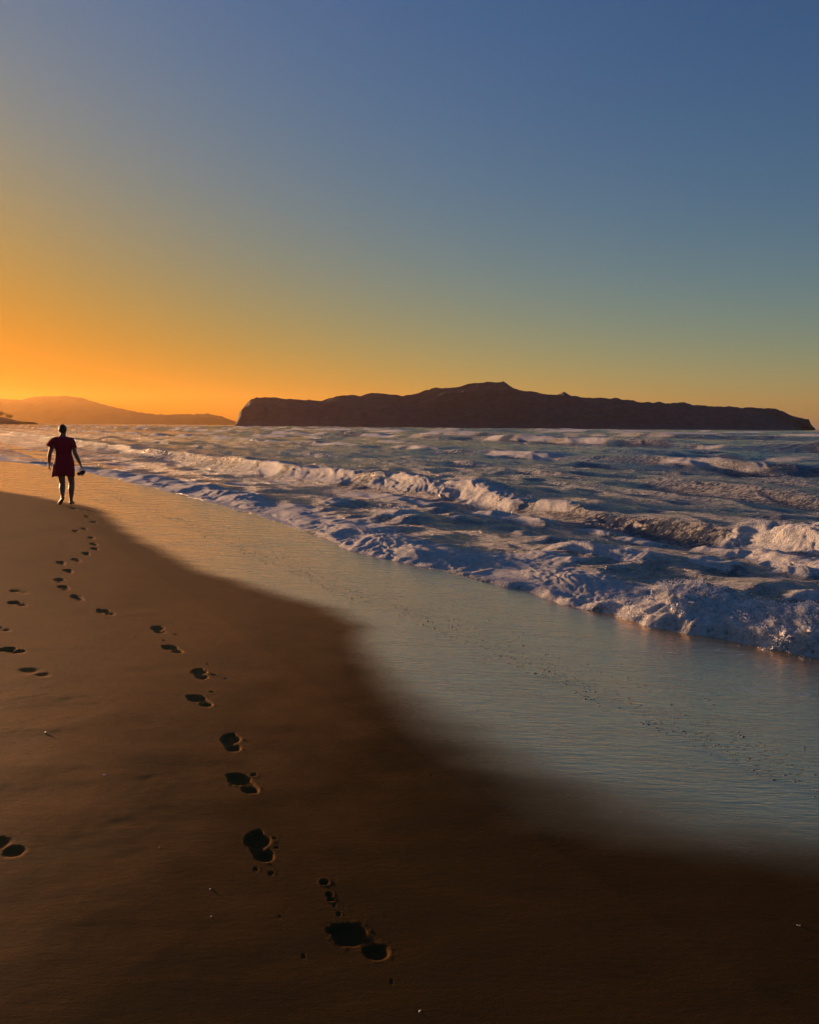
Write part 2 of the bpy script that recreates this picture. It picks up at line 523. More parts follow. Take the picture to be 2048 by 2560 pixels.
radii = geo(3.6, ((9, .0028), (22, .0030), (60, .0042), (160, .006), (600, .014), (2500, .06), (9200, .09)))
xs2, ys2, rs2, F2 = polar_grid(radii, 36, 800, 22)
S2, C2 = to_s(xs2, ys2), to_c(xs2, ys2)
TOE = np.array([on_sand(a, b) for a, b in ((2300, 1705), (2048, 1648), (1800, 1600), (1600, 1565), (1380, 1505), (1200, 1455), (1000, 1405), (880, 1375), (760, 1330), (640, 1290), (480, 1245), (330, 1208), (200, 1178), (60, 1158), (-40, 1150))])
ts_, tc_ = to_s(TOE[:, 0], TOE[:, 1]), to_c(TOE[:, 0], TOE[:, 1])
o_ = np.argsort(ts_)
ct_all = np.interp(S2, ts_[o_], tc_[o_]) + .02 + .08 * noise(S2 / 2.3, 0 * S2, 101) + .10 * noise(S2 / .7, 0 * S2, 102) + .05 * noise(S2 / .22, 0 * S2, 103)
kv = C2 > ct_all - .35
kf = kv[F2].all(1)
V2, F2, used = compact(np.stack([xs2, ys2, 0 * xs2], 1), F2, kf)
x, y, r = xs2[used], ys2[used], rs2[used]
s, c, ct = S2[used], C2[used], ct_all[used]
cell = r * .004 + .004
cell = np.where(r > 160, r * .014, cell)
cell = np.where(r > 600, r * .06, cell)


def octv(Lw):
    return sst(1.6, 4.0, Lw / cell)


z = np.zeros_like(x)
depth_f = sst(5, 16, c)
for i, (Lw, a) in enumerate(((26, .34), (12, .15), (5.5, .26), (2.6, .23), (1.25, .13), (.6, .062), (.3, .028), (.15, .012))):
    q = noise(s / (2.1 * Lw) + .15 * noise(s / 7, c / 7, 130 + i), c / Lw, 110 + i)
    q = q if i < 1 else .45 * q + .55 * (.42 - np.abs(q) * 1.5)
    damp = sst(60, 160, c) if Lw > 20 else (sst(8, 30, c) if Lw > 5 else .5 + .5 * depth_f)
    z += a * q * octv(Lw) * damp
foam_a = np.zeros_like(x)
lace_a = .20 + .12 * sst(150, 20, c) + .10 * noise(s / 9, c / 4, 140) + .12 * noise(s / 3, c / 1.2, 141)
turb = np.zeros_like(x)
lean = np.zeros_like(x)


def wave(ck, h, wf, wb, brk, trail, front=1.3, lip=.35):
    """one breaker: crest line ck(s), height h(s), brk(s) how much of it is broken"""
    global z, foam_a, lace_a, turb, lean
    d = c - ck
    prof = np.where(d < 0, np.exp(-(d / wf) ** 2), np.exp(-(np.abs(d) / wb) ** 1.4))
    z += h * prof
    lean += h * .55 * prof ** 3 * np.where(d < wb * .6, 1, 0)
    fr = sst(-wf * front * 1.25, -wf * front * .7, d) * sst(wb * .55, wb * .05, d)
    crest = np.exp(-((d + .1 * wf) / (wf * .35)) ** 2)
    foam_a = np.maximum(foam_a, fr * brk)
    foam_a = np.maximum(foam_a, crest * lip)
    turb = np.maximum(turb, fr * brk * np.minimum(h * .34, .17))
    lace_a += .40 * np.exp(-np.maximum(d, 0) / trail) * sst(-wf, 0, d) * (.06 + .94 * brk)


def pieces(sv, table):
    a = np.array(table)
    return np.interp(sv, a[:, 0], a[:, 1])


nz = lambda Lw, seed: noise(s / Lw, 0 * s, seed)
# first bore running up the sand
h1 = pieces(s, ((0, .33), (3, .33), (5.6, .30), (6.6, .20), (7.6, .13), (8.8, .15), (9.6, .27), (12.5, .28), (14, .13), (16.5, .12), (18.5, .27), (27, .26), (32, .15), (60, .2)))
c1 = ct + .80 + .25 * nz(1.1, 150)
wave(c1, h1 * .62 * (1 + .35 * nz(.9, 151)), .62, 1.9, np.ones_like(s), pieces(s, ((0, 4.0), (12, 3.5), (18, 1.0), (60, .8))), 1.5)
for i_, (off, hh) in enumerate(((1.5, .10), (2.9, .12), (4.3, .11), (5.2, .09))):
    m_ = nz(1.7 + .3 * i_, 300 + i_) + .5 * nz(.6, 310 + i_)
    wave(ct + off + .45 * nz(2.2, 320 + i_), hh * sst(-.2, .4, m_) * sst(22, 12, s), .26, .6, sst(-.05, .35, m_) * sst(20, 11, s), 1.6, 1.2)
lace_a += .34 * sst(0, .6, c - ct) * sst(6.2, 4.2, c - ct) * sst(19, 10, s)
lace_a += .13 * sst(5, 9, c) * sst(34, 22, c)
# a second ragged ridge of white water riding behind it
h1b = .11 * sst(-.15, .35, nz(2.4, 155)) + .05
wave(ct + 2.3 + .5 * nz(2.6, 156), h1b * sst(26, 14, s), .40, .9, sst(-.1, .25, nz(2.4, 155)), 2.5)
wave(ct + 3.9 + .5 * nz(3.1, 157), .13 * sst(-.1, .3, nz(2.2, 158)) * sst(24, 12, s), .35, .8, sst(.0, .3, nz(2.2, 158)), 2.0)
# second breaker
c2 = 11.0 + .7 * nz(9, 160) + .25 * nz(2.5, 161) + pieces(s, ((0, .6), (8, .6), (12, -.2), (20, 0), (60, 0)))
b2 = pieces(s, ((0, 1), (8.15, 1), (8.5, .08), (12.6, .06), (13.4, .9), (29, 1), (32, .15), (46, .10), (52, .55), (60, .25), (400, .35)))
h2 = pieces(s, ((0, .30), (8.5, .32), (10.5, .36), (13, .36), (20, .46), (31, .50), (36, .36), (60, .40)))
wave(c2, h2 * (1 + .15 * nz(2, 162)), .62, 2.0, b2 * sst(-.75, -.2, nz(1.6, 163)), pieces(s, ((0, 5.0), (28, 4.0), (34, 1.0), (400, 1.0))), 1.5, pieces(s, ((0, .35), (29, .35), (33, .12), (400, .12))))
lace_a -= .75 * np.exp(-((c - c2 + .55) / .60) ** 2) * (1 - b2) * sst(20, 14, s)      # the clean dark face of the unbroken stretch
b3 = sst(-.35, .25, nz(6.5, 170) + .35 * nz(2.1, 171))
wave(19.5 + 1.2 * nz(14, 172), .20 * sst(-.2, .4, nz(8, 173)), .9, 2.2, b3 * .25 * sst(.0, .5, nz(4, 174)), 2.0, lip=.1)
wave(30.5 + 1.4 * nz(17, 175) + .5 * nz(4, 176), .40 * (.8 + .5 * nz(9, 177)), .9, 3.0, b3, 4.0)
wave(43 + 2 * nz(21, 178), .35 * (.7 + .6 * nz(12, 179)), 1.3, 3.5, sst(.1, .5, nz(8, 180)), 3.0, lip=.15)
b4 = sst(-.2, .3, nz(13, 181) + .4 * nz(4, 182))
wave(60 + 3 * nz(28, 183) + 1 * nz(7, 184), .85 * (.8 + .5 * nz(15, 185)), 1.7, 5.0, b4, 6.0)
wave(84 + 3 * nz(33, 186), .7 * (.7 + .8 * nz(20, 187)), 2.2, 6.0, sst(.05, .45, nz(12, 188) + .4 * nz(4, 189)), 5.0)
b5 = sst(-.1, .4, nz(19, 190) + .4 * nz(6, 191))
wave(112 + 4 * nz(40, 192), .95 * (.8 + .5 * nz(22, 193)), 2.4, 7.0, b5, 7.0)
for i, cw_ in enumerate((150, 192, 245, 310, 395, 500)):
    wave(cw_ + 6 * nz(50, 200 + i), (1.2 - .1 * i) * (.7 + .7 * nz(30, 210 + i)), 3.0 + i, 9.0 + i, sst(.05, .4, nz(24, 220 + i) + .4 * nz(8, 230 + i)), 8.0 + i, lip=.2)
far_caps = sst(.42, .62, noise(s / 30, c / 9, 240)) * sst(40, 120, c) * sst(1500, 300, c)
lace_a += .5 * far_caps
# whirled white water: billows heaped on the broken fronts
mi = np.nonzero((turb > .01) & (r < 260))[0]
sm, cm, rm = s[mi], c[mi], r[mi]
tb = np.zeros_like(sm)
wx, wy = .35 * noise(sm / .8, cm / .8, 250), .35 * noise(sm / .8, cm / .8, 251)
for i, (Lw, a) in enumerate(((1.1, .10), (.55, .18), (.27, .28), (.135, .36), (.068, .32), (.034, .20))):
    k = octv(Lw)[mi]
    b = np.abs(noise((sm + wx) / Lw, (cm + wy) / (Lw * .85), 252 + i))
    tb += a * k * (b * 1.9 - .35)
scale_far = 1 + sst(30, 120, rm) * 1.3
z[mi] += turb[mi] * tb * 1.0 * scale_far
# spiky tips thrown up where the billows crowd
tip = np.maximum(noise(sm / .11, cm / .11, 262) + .6 * noise(sm / .5, cm / .5, 263) - .40, 0) * octv(.11)[mi]
z[mi] += turb[mi] * tip * .6
hx_ = noise(sm / .33, cm / .33, 264) * octv(.33)[mi] + .6 * noise(sm / .13, cm / .13, 265) * octv(.13)[mi]
hy_ = noise(sm / .33, cm / .33, 266) * octv(.33)[mi] + .6 * noise(sm / .13, cm / .13, 267) * octv(.13)[mi]
ds, dc = np.zeros_like(s), -lean
ds[mi] += hx_ * turb[mi] * .30
dc[mi] += hy_ * turb[mi] * .30
# the toe: the bore meets the sand
sb = sand_base(c)
zf = SEA_Z + z
d = c - ct
edge = sst(0, .10, d)
zf = np.where(d < 1.2, sb + (zf - sb) * edge, zf)
zf = np.where(d < 0, sb - .02 + d * .25, zf)
zf = np.where((d > 0) & (d < 2.5), np.maximum(zf, sb + .006 * np.minimum(d / .05, 1)), zf)
near_toe = sst(0, .5, d)
x2 = x + EX * ds * near_toe + NX * dc * near_toe
y2 = y + EY * ds * near_toe + NY * dc * near_toe
fade = sst(6000, 2000, r)
V2 = np.stack([x2, y2, np.where(r > 1500, SEA_Z + (zf - SEA_Z) * fade, zf)], 1)
sea = obj('sea', V2, F2, WATER)
tag(sea, 'rough blue grey sea with white breakers rolling onto the beach', kind='structure')
for nm, arr in (('foam', foam_a), ('lace', np.minimum(lace_a, .60 + .09 * noise(s / 1.3, c / .5, 350) + .12 * noise(s / .45, c / .2, 351))), ('fine', sst(120, 25, r)), ('shallow', sst(11, 5, c))):
    at = sea.data.attributes.new(nm, 'FLOAT', 'POINT')
    if len(at.data) == len(arr):
        at.data.foreach_set('value', np.clip(arr, 0, 2).astype(np.float32))

# froth and spray thrown off the broken water
M = Mat('sea_froth')
M.set(Base_Color=(.84, .84, .84), Roughness=.8)
FROTH = M.m
OCT_V = np.array([(1, 0, 0), (-1, 0, 0), (0, 1, 0), (0, -1, 0), (0, 0, 1), (0, 0, -1)], float)
OCT_F = np.array([(0, 2, 4), (2, 1, 4), (1, 3, 4), (3, 0, 4), (2, 0, 5), (1, 2, 5), (3, 1, 5), (0, 3, 5)])


def specks(name, pts, rad, stretch=None):
    n = len(pts)
    jit = 1 + .5 * (RNG.random((n, 6, 1)) - .5)
    vv = pts[:, None, :] + OCT_V[None] * rad[:, None, None] * jit * (stretch[:, None, :] if stretch is not None else 1)
    ff = OCT_F[None] + (np.arange(n) * 6)[:, None, None]
    return obj(name, vv.reshape(-1, 3), ff.reshape(-1, 3).astype(np.int32), FROTH)


crown = (turb[mi] > .05) * np.maximum(tb + 1.2 * tip - .25, 0) ** 1.5
wgt = crown * (rm ** 2)                      # the grid is denser near the camera: even out per area
wgt *= (rm < 75) / (1 + (rm / 14) ** 2)
wgt /= wgt.sum()
pick = RNG.choice(len(mi), 14000, p=wgt)
pp = V2[mi[pick]].copy()
rad = (.0016 + .0026 * RNG.random(len(pp))) * (1 + rm[pick] / 16)
up = RNG.exponential(.012, len(pp)) * (1 + 1.2 * turb[mi[pick]])
pp += RNG.normal(0, .012, pp.shape) * (1 + rm[pick, None] / 20)
pp[:, 2] += up * .8
froth = specks('sea_froth', pp, rad)
tag(froth, 'white froth crumbs on the crests of the breaking waves', 'foam', kind='stuff')
# arcs of thrown water
wg2 = np.maximum(tip - .12, 0) * (turb[mi] > .07) * rm ** 2 * (rm < 55) / (1 + (rm / 12) ** 2)
wg2 /= wg2.sum()
PS, PR = [], []
for i in RNG.choice(len(mi), 170, p=wg2):
    p = V2[mi[i]]
    v0 = np.array([RNG.normal(0, .6), RNG.normal(0, .6), RNG.uniform(.4, 1.5)]) * (.75 + rm[i] / 60)
    v0[:2] += np.array([-NX, -NY]) * .25
    n = int(RNG.integers(10, 26))
    tt = np.linspace(0, RNG.uniform(.5, 1.0), n) * v0[2] / 9.8 * 1.5
    q = p + v0 * tt[:, None]
    q[:, 2] -= 4.9 * tt ** 2
    q += RNG.normal(0, .004, q.shape)
    PS.append(q)
    PR.append(np.linspace(.010, .0028, n) * RNG.uniform(.6, 1.3) * (1 + rm[i] / 30))
spray = specks('sea_spray', np.concatenate(PS), np.concatenate(PR))
tag(spray, 'thin arcs of spray thrown up from the breaking waves', 'spray', kind='stuff')

# ================================================================ island and far hills
M = Mat('island_rock')
nn = M.noise(M.pos(), .02, 6, .6)
n3 = M.noise(M.pos((1, 1, 2.5)), .09, 5, .65)
gz = M.n('ShaderNodeNewGeometry')
slope = M.n('ShaderNodeSeparateXYZ', {0: gz.outputs['Normal']}).outputs[2]
scrub = M.mix(M.rng(n3, .35, .65), (.075, .073, .066), (.115, .107, .095))
rock = M.mix(nn, (.085, .080, .074), (.13, .12, .11))
M.set(Base_Color=M.mix(M.rng(slope, .35, .75), rock, scrub), Roughness=.95)
M.set(Normal=M.n('ShaderNodeBump', {'Height': n3, 'Strength': .6, 'Distance': 2.0}).outputs[0])
ROCK = M.m


def px_az_h(px, py, dist):
    """world x and height of a landmark at a pixel for a given forward distance"""
    dd = ray(px, py)
    k = dist / dd[1]
    return dd[0] * k, CAM_Z + dd[2] * k


def landform(name, pts, dist, depth, nx, ny, rough_amp, seed, cliff=.25, mat=ROCK):
    w = np.array([px_az_h(a, b, dist) for a, b in pts])
    gx = np.linspace(w[0, 0], w[-1, 0], nx)
    prof = np.interp(gx, w[:, 0], np.maximum(w[:, 1], -1))
    t = np.linspace(-1, 1, ny)
    X, T = np.meshgrid(gx, t, indexing='ij')
    H0 = np.repeat(prof[:, None], ny, 1)
    tt = np.abs(T)
    shape = 1 - sst(cliff, 1.0, tt) ** 1.1
    shape *= 1 - .28 * np.clip(tt / cliff, 0, 1)
    gul = fbm(X / (depth * .22), T * 1.6, 4, seed)
    shape = np.clip(shape * (1 + .28 * gul * np.clip(tt * 2.5, 0, 1)), 0, 1.05)
    Hh = H0 * shape + rough_amp * fbm(X / 22, T * depth / 22, 4, seed + 7) * sst(0, .25, shape)
    end = np.minimum(sst(w[0, 0], w[0, 0] + depth * .10, X), sst(w[-1, 0], w[-1, 0] - depth * .45, X))
    Y = dist + T * depth / 2 * (.06 + .94 * end) + 12 * fbm(X / 90, T, 3, seed + 11)
    Hh = np.where(tt > .97, -3, Hh)
    i = np.arange(nx * ny).reshape(nx, ny)
    f = np.stack([i[:-1, :-1], i[1:, :-1], i[1:, 1:], i[:-1, 1:]], -1).reshape(-1, 4)
    return obj(name, np.stack([X.ravel(), Y.ravel(), Hh.ravel()], 1), f.astype(np.int32), mat)


ISL = ((588, 1062), (594, 1050), (600, 1042), (606, 1022), (613, 1010), (625, 999), (640, 993), (665, 992), (700, 994), (745, 998), (790, 1002), (812, 999), (838, 991), (862, 987), (900, 987),
       (930, 982), (945, 981), (965, 985), (1010, 989), (1045, 981), (1062, 976), (1085, 970), (1110, 969), (1135, 968), (1165, 960), (1192, 954), (1225, 954), (1258, 953), (1268, 960), (1285, 970),
       (1310, 976), (1350, 980), (1372, 986), (1392, 986), (1408, 979), (1425, 986), (1450, 991), (1490, 995), (1525, 996), (1535, 994), (1550, 998), (1600, 1004), (1640, 1005), (1715, 1006), (1735, 1011),
       (1800, 1017), (1860, 1018), (1905, 1020), (1930, 1022), (1955, 1028), (1975, 1038), (2000, 1045), (2022, 1048), (2026, 1056), (2031, 1074))
tag(landform('island', ISL, 1400, 330, 520, 70, 2.2, 300), 'dark rocky island with a flat topped summit on the horizon', kind='structure')
HIL = ((-900, 1052), (-600, 1005), (-300, 985), (-120, 996), (0, 995), (58, 998), (80, 992), (120, 989), (170, 989), (205, 994), (260, 1010), (300, 1019), (345, 1030), (400, 1036), (455, 1035), (520, 1034), (552, 1040), (590, 1054), (610, 1062))
tag(landform('far_hills', HIL, 8000, 1800, 220, 40, 8.0, 320), 'hazy orange hills far behind the walker', kind='structure')
HEAD = ((-500, 1046), (-300, 1034), (-120, 1040), (0, 1041), (18, 1045), (30, 1050), (48, 1053), (85, 1055.5), (92, 1058))
tag(landform('headland', HEAD, 1150, 90, 120, 30, .8, 340), 'low wooded headland at the far end of the beach', kind='structure')

# ---- trees on the headland
M = Mat('leaf_green')
M.set(Base_Color=M.mix(M.noise(M.pos(), .8, 2), (.035, .05, .02), (.07, .09, .03)), Roughness=.7)
LEAF = M.m
M = Mat('bark_brown')
M.set(Base_Color=M.mix(M.noise(M.pos((1, 1, .3)), 6, 4), (.07, .045, .03), (.14, .10, .07)), Roughness=.9)
BARK = M.m


def tube(pts, rad, n=8, cap=True):
    """lofted tube with one radius (or an rx, ry pair) per point"""
    pts = [Vector(p) for p in pts]
    vs_, fs_ = [], []
    ref = Vector((0, 1, 0))
    for i, p in enumerate(pts):
        t = (pts[min(i + 1, len(pts) - 1)] - pts[max(i - 1, 0)]).normalized()
        if abs(t.dot(ref)) > .95:
            a = Vector((1, 0, 0))
        else:
            a = ref.cross(t).normalized()
        b = t.cross(a).normalized()
        rx, ry = rad[i] if isinstance(rad[i], (tuple, list)) else (rad[i], rad[i])
        for k in range(n):
            q = 2 * math.pi * k / n
            vs_.append(p + a * math.cos(q) * rx + b * math.sin(q) * ry)
    for i in range(len(pts) - 1):
        for k in range(n):
            fs_.append((i * n + k, i * n + (k + 1) % n, (i + 1) * n + (k + 1) % n, (i + 1) * n + k))
    if cap:
        fs_.append(tuple(range(n))[::-1])
        fs_.append(tuple((len(pts) - 1) * n + k for k in range(n)))
    return vs_, fs_


def join(parts):
    V_, F_ = [], []
    for v, f in parts:
        o = len(V_)
        V_ += [Vector(p) for p in v]
        F_ += [tuple(i + o for i in q) for q in f]
    return V_, F_


def ground_of(px, dist, z0):
    xx, _ = px_az_h(px, 1050, dist)
    return (xx, dist, z0)


def tree(px, dist, h, w, label):
    hx, hz = px_az_h(px, 1050, dist)
    i_h = np.interp(hx, [px_az_h(a, b, 1150)[0] for a, b in HEAD], [px_az_h(a, b, 1150)[1] for a, b in HEAD])
    t = empty('tree', (hx, dist, max(0, i_h - 1.5)))
    parts = [tube([(0, 0, -1), (.1, 0, h * .25), (.3, .1, h * .55), (.2, 0, h * .85)], [.28, .22, .16, .05], 7)]
    tips = []
    for k in range(7):
        a, el = RNG.random() * 6.28, RNG.uniform(.2, .9)
        b0 = Vector((.2, .05, h * RNG.uniform(.35, .6)))
        e = b0 + Vector((math.cos(a) * w * .42, math.sin(a) * w * .42, h * .32 * el))
        parts.append(tube([b0, (b0 + e) / 2 + Vector((0, 0, .2)), e], [.12, .08, .03], 5))
        tips.append(e)
    v, f = join(parts)
    obj('trunk', v, f, BARK, t)
    lv, lf = [], []
    for k in range(1100):
        c0 = tips[k % 7] if k % 3 else Vector((.2, 0, h * .8))
        p = c0 + Vector(RNG.normal(0, 1, 3)) * w * .16
        q = Vector(RNG.normal(0, 1, 3)).normalized()
        u_ = q.orthogonal().normalized() * RNG.uniform(.18, .38)
        w_ = q.cross(u_) * .6
        o = len(lv)
        lv += [p - u_, p + w_, p + u_, p - w_]
        lf.append((o, o + 1, o + 2, o + 3))
    obj('crown', lv, lf, LEAF, t, smooth=False)
    tag(t, label, 'tree', 'trees on the far headland')


tree(-14, 1140, 11, 11, 'spreading tree on the headland cut by the left edge of the picture')
tree(4, 1145, 8.5, 9, 'rounded tree on the headland between the edge tree and the outermost tree')
tree(22, 1150, 7, 8, 'outermost low tree at the right tip of the headland woods')

# ---- post on the spit
pxp, _ = px_az_h(67, 1050, 1150)
post = empty('marker_post', (pxp, 1150, 0))
v, f = tube([(0, 0, -1.5), (0, 0, 4.2), (0, 0, 4.6)], [.45, .42, .30], 8)
obj('shaft', v, f, BARK, post)
v, f = tube([(0, 0, 4.6), (0, 0, 5.0), (0, 0, 5.3)], [.5, .5, .12], 8)
obj('cap', v, f, BARK, post)
tag(post, 'thin distant post at the water beyond the low headland', 'post')

# ================================================================ the walker
M = Mat('skin')
M.set(Base_Color=M.mix(M.noise(M.n('ShaderNodeTexCoord').outputs['Object'], 18, 3), (.17, .082, .050), (.21, .102, .064)), Roughness=.5)
SKIN = M.m
M = Mat('hair_dark')
M.set(Base_Color=(.022, .014, .010), Roughness=.55)
M.set(Normal=M.n('ShaderNodeBump', {'Height': M.noise(M.n('ShaderNodeMapping', {'Vector': M.n('ShaderNodeTexCoord').outputs['Object'], 'Scale': (90, 90, 14)}).outputs[0], 1, 3), 'Strength': .6, 'Distance': .006}).outputs[0])
HAIR = M.m
M = Mat('dress_red')
M.set(Base_Color=M.mix(M.noise(M.n('ShaderNodeTexCoord').outputs['Object'], 9, 4), (.23, .005, .012), (.30, .008, .017)), Roughness=.85)
M.set(Normal=M.n('ShaderNodeBump', {'Height': M.noise(M.n('ShaderNodeMapping', {'Vector': M.n('ShaderNodeTexCoord').outputs['Object'], 'Scale': (26, 26, 5)}).outputs[0], 1, 3), 'Strength': .5, 'Distance': .02}).outputs[0])
DRESS = M.m
M = Mat('sandal_black')
M.set(Base_Color=M.mix(M.noise(M.n('ShaderNodeTexCoord').outputs['Object'], 40, 2), (.012, .011, .010), (.03, .026, .022)), Roughness=.6)
BLACK = M.m


def ellipsoid(ctr, rad, nu=16, nv=12):
    vs_, fs_ = [], []
    for j in range(nv + 1):
        ph = math.pi * j / nv - math.pi / 2
        for i in range(nu):
            a = 2 * math.pi * i / nu
            vs_.append(Vector(ctr) + Vector((rad[0] * math.cos(ph) * math.cos(a), rad[1] * math.cos(ph) * math.sin(a), rad[2] * math.sin(ph))))
    for j in range(nv):
        for i in range(nu):
            fs_.append((j * nu + i, j * nu + (i + 1) % nu, (j + 1) * nu + (i + 1) % nu, (j + 1) * nu + i))
    return vs_, fs_


def fuse(name, parts, mat, parent, voxel=.007):
    """several closed volumes melted into one continuous skin"""
    v, f = join(parts)
    o = obj(name + '_build', v, f, mat)
    md = o.modifiers.new('r', 'REMESH')
    md.mode, md.voxel_size, md.use_smooth_shade = 'VOXEL', voxel, True
    sm = o.modifiers.new('s', 'SMOOTH')
    sm.factor, sm.iterations = .5, 4
    dg = bpy.context.evaluated_depsgraph_get()
    me = bpy.data.meshes.new_from_object(o.evaluated_get(dg))
    bpy.data.objects.remove(o)
    n = bpy.data.objects.new(name, me)
    me.name = name
    COL.objects.link(n)
    n.parent = parent
    return n


def hand(wrist, down, out, fwd, curl, spread=1.0, sgn=1):
    """palm and five fingers; down = along the hand, out = away from the body, fwd = towards the thumb side"""
    w, d_, f_ = Vector(wrist), Vector(down).normalized(), Vector(fwd).normalized()
    n_ = Vector(out).normalized()                     # back of the hand
    parts = [tube([w - d_ * .02, w + d_ * .02, w + d_ * .055, w + d_ * .092], [(.022, .026), (.020, .034), (.017, .040), (.014, .036)], 12)]
    for k, (off, ln) in enumerate(((.030, .070), (.010, .078), (-.011, .073), (-.031, .057))):
        b0 = w + d_ * .088 + f_ * off
        a1, a2, a3 = curl * .55, curl * 1.25, curl * 1.7
        seg = lambda a, l: (d_ * math.cos(a) - n_ * math.sin(a) + f_ * off * 1.2 * spread) * l
        p1 = b0 + seg(a1, ln * .45)
        p2 = p1 + seg(a2, ln * .32)
        p3 = p2 + seg(a3, ln * .26)
        parts.append(tube([b0 - d_ * .02, b0, p1, p2, p3], [.0100, .0098, .0090, .0082, .0062], 8))
    t0 = w + d_ * .030 + f_ * .030
    t1 = t0 + (d_ * .5 + f_ * .75 - n_ * .35).normalized() * .036
    t2 = t1 + (d_ * .8 + f_ * .35 - n_ * .45).normalized() * .030
    t3 = t2 + (d_ * .9 - n_ * .5).normalized() * .024
    parts.append(tube([w + d_ * .02 + f_ * .015, t0, t1, t2, t3], [.015, .0135, .0110, .0098, .0070], 8))
    return parts


feet_px = on_sand(165, 1262)
PZ = sand_z(feet_px[0], feet_px[1])
person = empty('person', (feet_px[0], feet_px[1], PZ), R(10))
tag(person, 'barefoot person in a short dark red outfit walking away along the waterline', 'person')
body = []
# trunk, neck and head
body.append(tube([(-.01, .0, .74), (-.005, .0, .80), (-.005, .0, .88), (-.005, 0, .97), (-.005, .01, 1.06), (-.005, .01, 1.16), (-.008, .005, 1.26), (-.01, .0, 1.325), (-.012, .0, 1.375), (-.012, .012, 1.42), (-.012, .02, 1.47)],
                 [(.12, .09), (.168, .115), (.172, .118), (.155, .105), (.138, .095), (.148, .100), (.165, .102), (.150, .088), (.075, .066), (.052, .054), (.05, .055)], 20))
HC = Vector((-.012, .022, 1.525))
body.append(ellipsoid(HC, (.066, .086, .094)))
body.append(ellipsoid(HC + Vector((0, .035, -.055)), (.055, .058, .062)))
body.append(tube([HC + Vector((0, .085, .010)), HC + Vector((0, .106, -.022)), HC + Vector((0, .088, -.034))], [.008, .013, .010], 8))
body.append(ellipsoid(HC + Vector((0, .082, -.062)), (.024, .013, .011), 10, 8))
for sx in (-1, 1):
    body.append(ellipsoid(HC + Vector((sx * .068, -.004, -.012)), (.010, .019, .031), 10, 8))
    body.append(ellipsoid(HC + Vector((sx * .030, .080, .004)), (.014, .010, .009), 10, 8))
# arms
SL, ELb, WL = (-.178, .0, 1.315), (-.268, -.02, 1.035), (-.308, .055, .845)
SR, ERb, WR = (.158, .0, 1.320), (.222, -.035, 1.045), (.300, .03, .830)
for S_, E_, W_ in ((SL, ELb, WL), (SR, ERb, WR)):
    S_, E_, W_ = Vector(S_), Vector(E_), Vector(W_)
    inn = Vector((-S_.x * .45, 0, 0))
    body.append(tube([S_ + inn, S_, S_.lerp(E_, .35), S_.lerp(E_, .8), E_, E_.lerp(W_, .3), E_.lerp(W_, .7), W_],
                     [.062, .056, .050, .041, .039, .041, .032, (.022, .026)], 12))
dl = (Vector(WL) - Vector(ELb)).normalized()
dr = (Vector(WR) - Vector(ERb)).normalized()
body += hand(WL, dl * .8 + Vector((0, .1, -.5)), (-1, 0, -.1), (0, 1, .1), .55)
body += hand(WR, dr * .7 + Vector((0, .1, -.6)), (1, 0, .1), (0, 1, .1), 1.05, .2)
# legs: the left one just leaving the ground on its toes, the right one carrying the weight
HL, KL, AL = (-.082, .0, .80), (-.058, .02, .445), (-.020, -.17, .155)
HR, KR, AR = (.082, .0, .80), (.115, .05, .445), (.090, .04, .075)
for H_, K_, A_ in ((HL, KL, AL), (HR, KR, AR)):
    H_, K_, A_ = Vector(H_), Vector(K_), Vector(A_)
    ax_ = (A_ - K_).normalized()
    cb = Vector((0, -.016, 0))
    body.append(tube([H_ + Vector((0, 0, .04)), H_, H_.lerp(K_, .3), H_.lerp(K_, .65), H_.lerp(K_, .9), K_, K_.lerp(A_, .15), K_.lerp(A_, .35) + cb, K_.lerp(A_, .6) + cb * .5, K_.lerp(A_, .85), A_],
                     [.088, .090, .084, .070, .060, .057, .056, .060, .049, .034, .036], 16))
# right foot flat, heel towards us
rf = Vector((.090, .04, 0))
body.append(tube([rf + Vector((0, -.065, .030)), rf + Vector((0, -.045, .040)), rf + Vector((0, .0, .048)), rf + Vector((0, .07, .042)), rf + Vector((.004, .13, .026)), rf + Vector((.004, .165, .017))],
                 [(.020, .022), (.031, .034), (.034, .044), (.040, .036), (.045, .022), (.038, .014)], 14))
for k in range(5):
    b0 = rf + Vector((-.026 + .0135 * k + .004, .16 - .006 * k * (k > 1), .015))
    body.append(tube([b0, b0 + Vector((0, .022, .001)), b0 + Vector((0, .036 - .003 * k, -.002))], [.011 - .001 * k, .011 - .001 * k, .007], 8))
# left foot: heel lifted, toes on the sand, turned outwards
la = Vector(AL)
toe = Vector((-.105, -.085, .022))
ax_ = (toe - la)
heel = la + Vector((.022, -.045, -.005))
body.append(tube([heel, la + Vector((.006, -.012, -.010)), la + ax_ * .35 + Vector((0, 0, -.008)), la + ax_ * .7, toe], [(.026, .030), (.032, .038), (.036, .036), (.042, .026), (.036, .014)], 14))
for k in range(5):
    q = toe + Vector((-.030 + .014 * k, .012 - .006 * k, .0))
    body.append(tube([q - Vector((0, .01, 0)), q + Vector((-.008, .022, -.003)), q + Vector((-.012, .036, -.006))], [.011 - .001 * k, .010 - .001 * k, .007], 8))
fuse('body', body, SKIN, person)

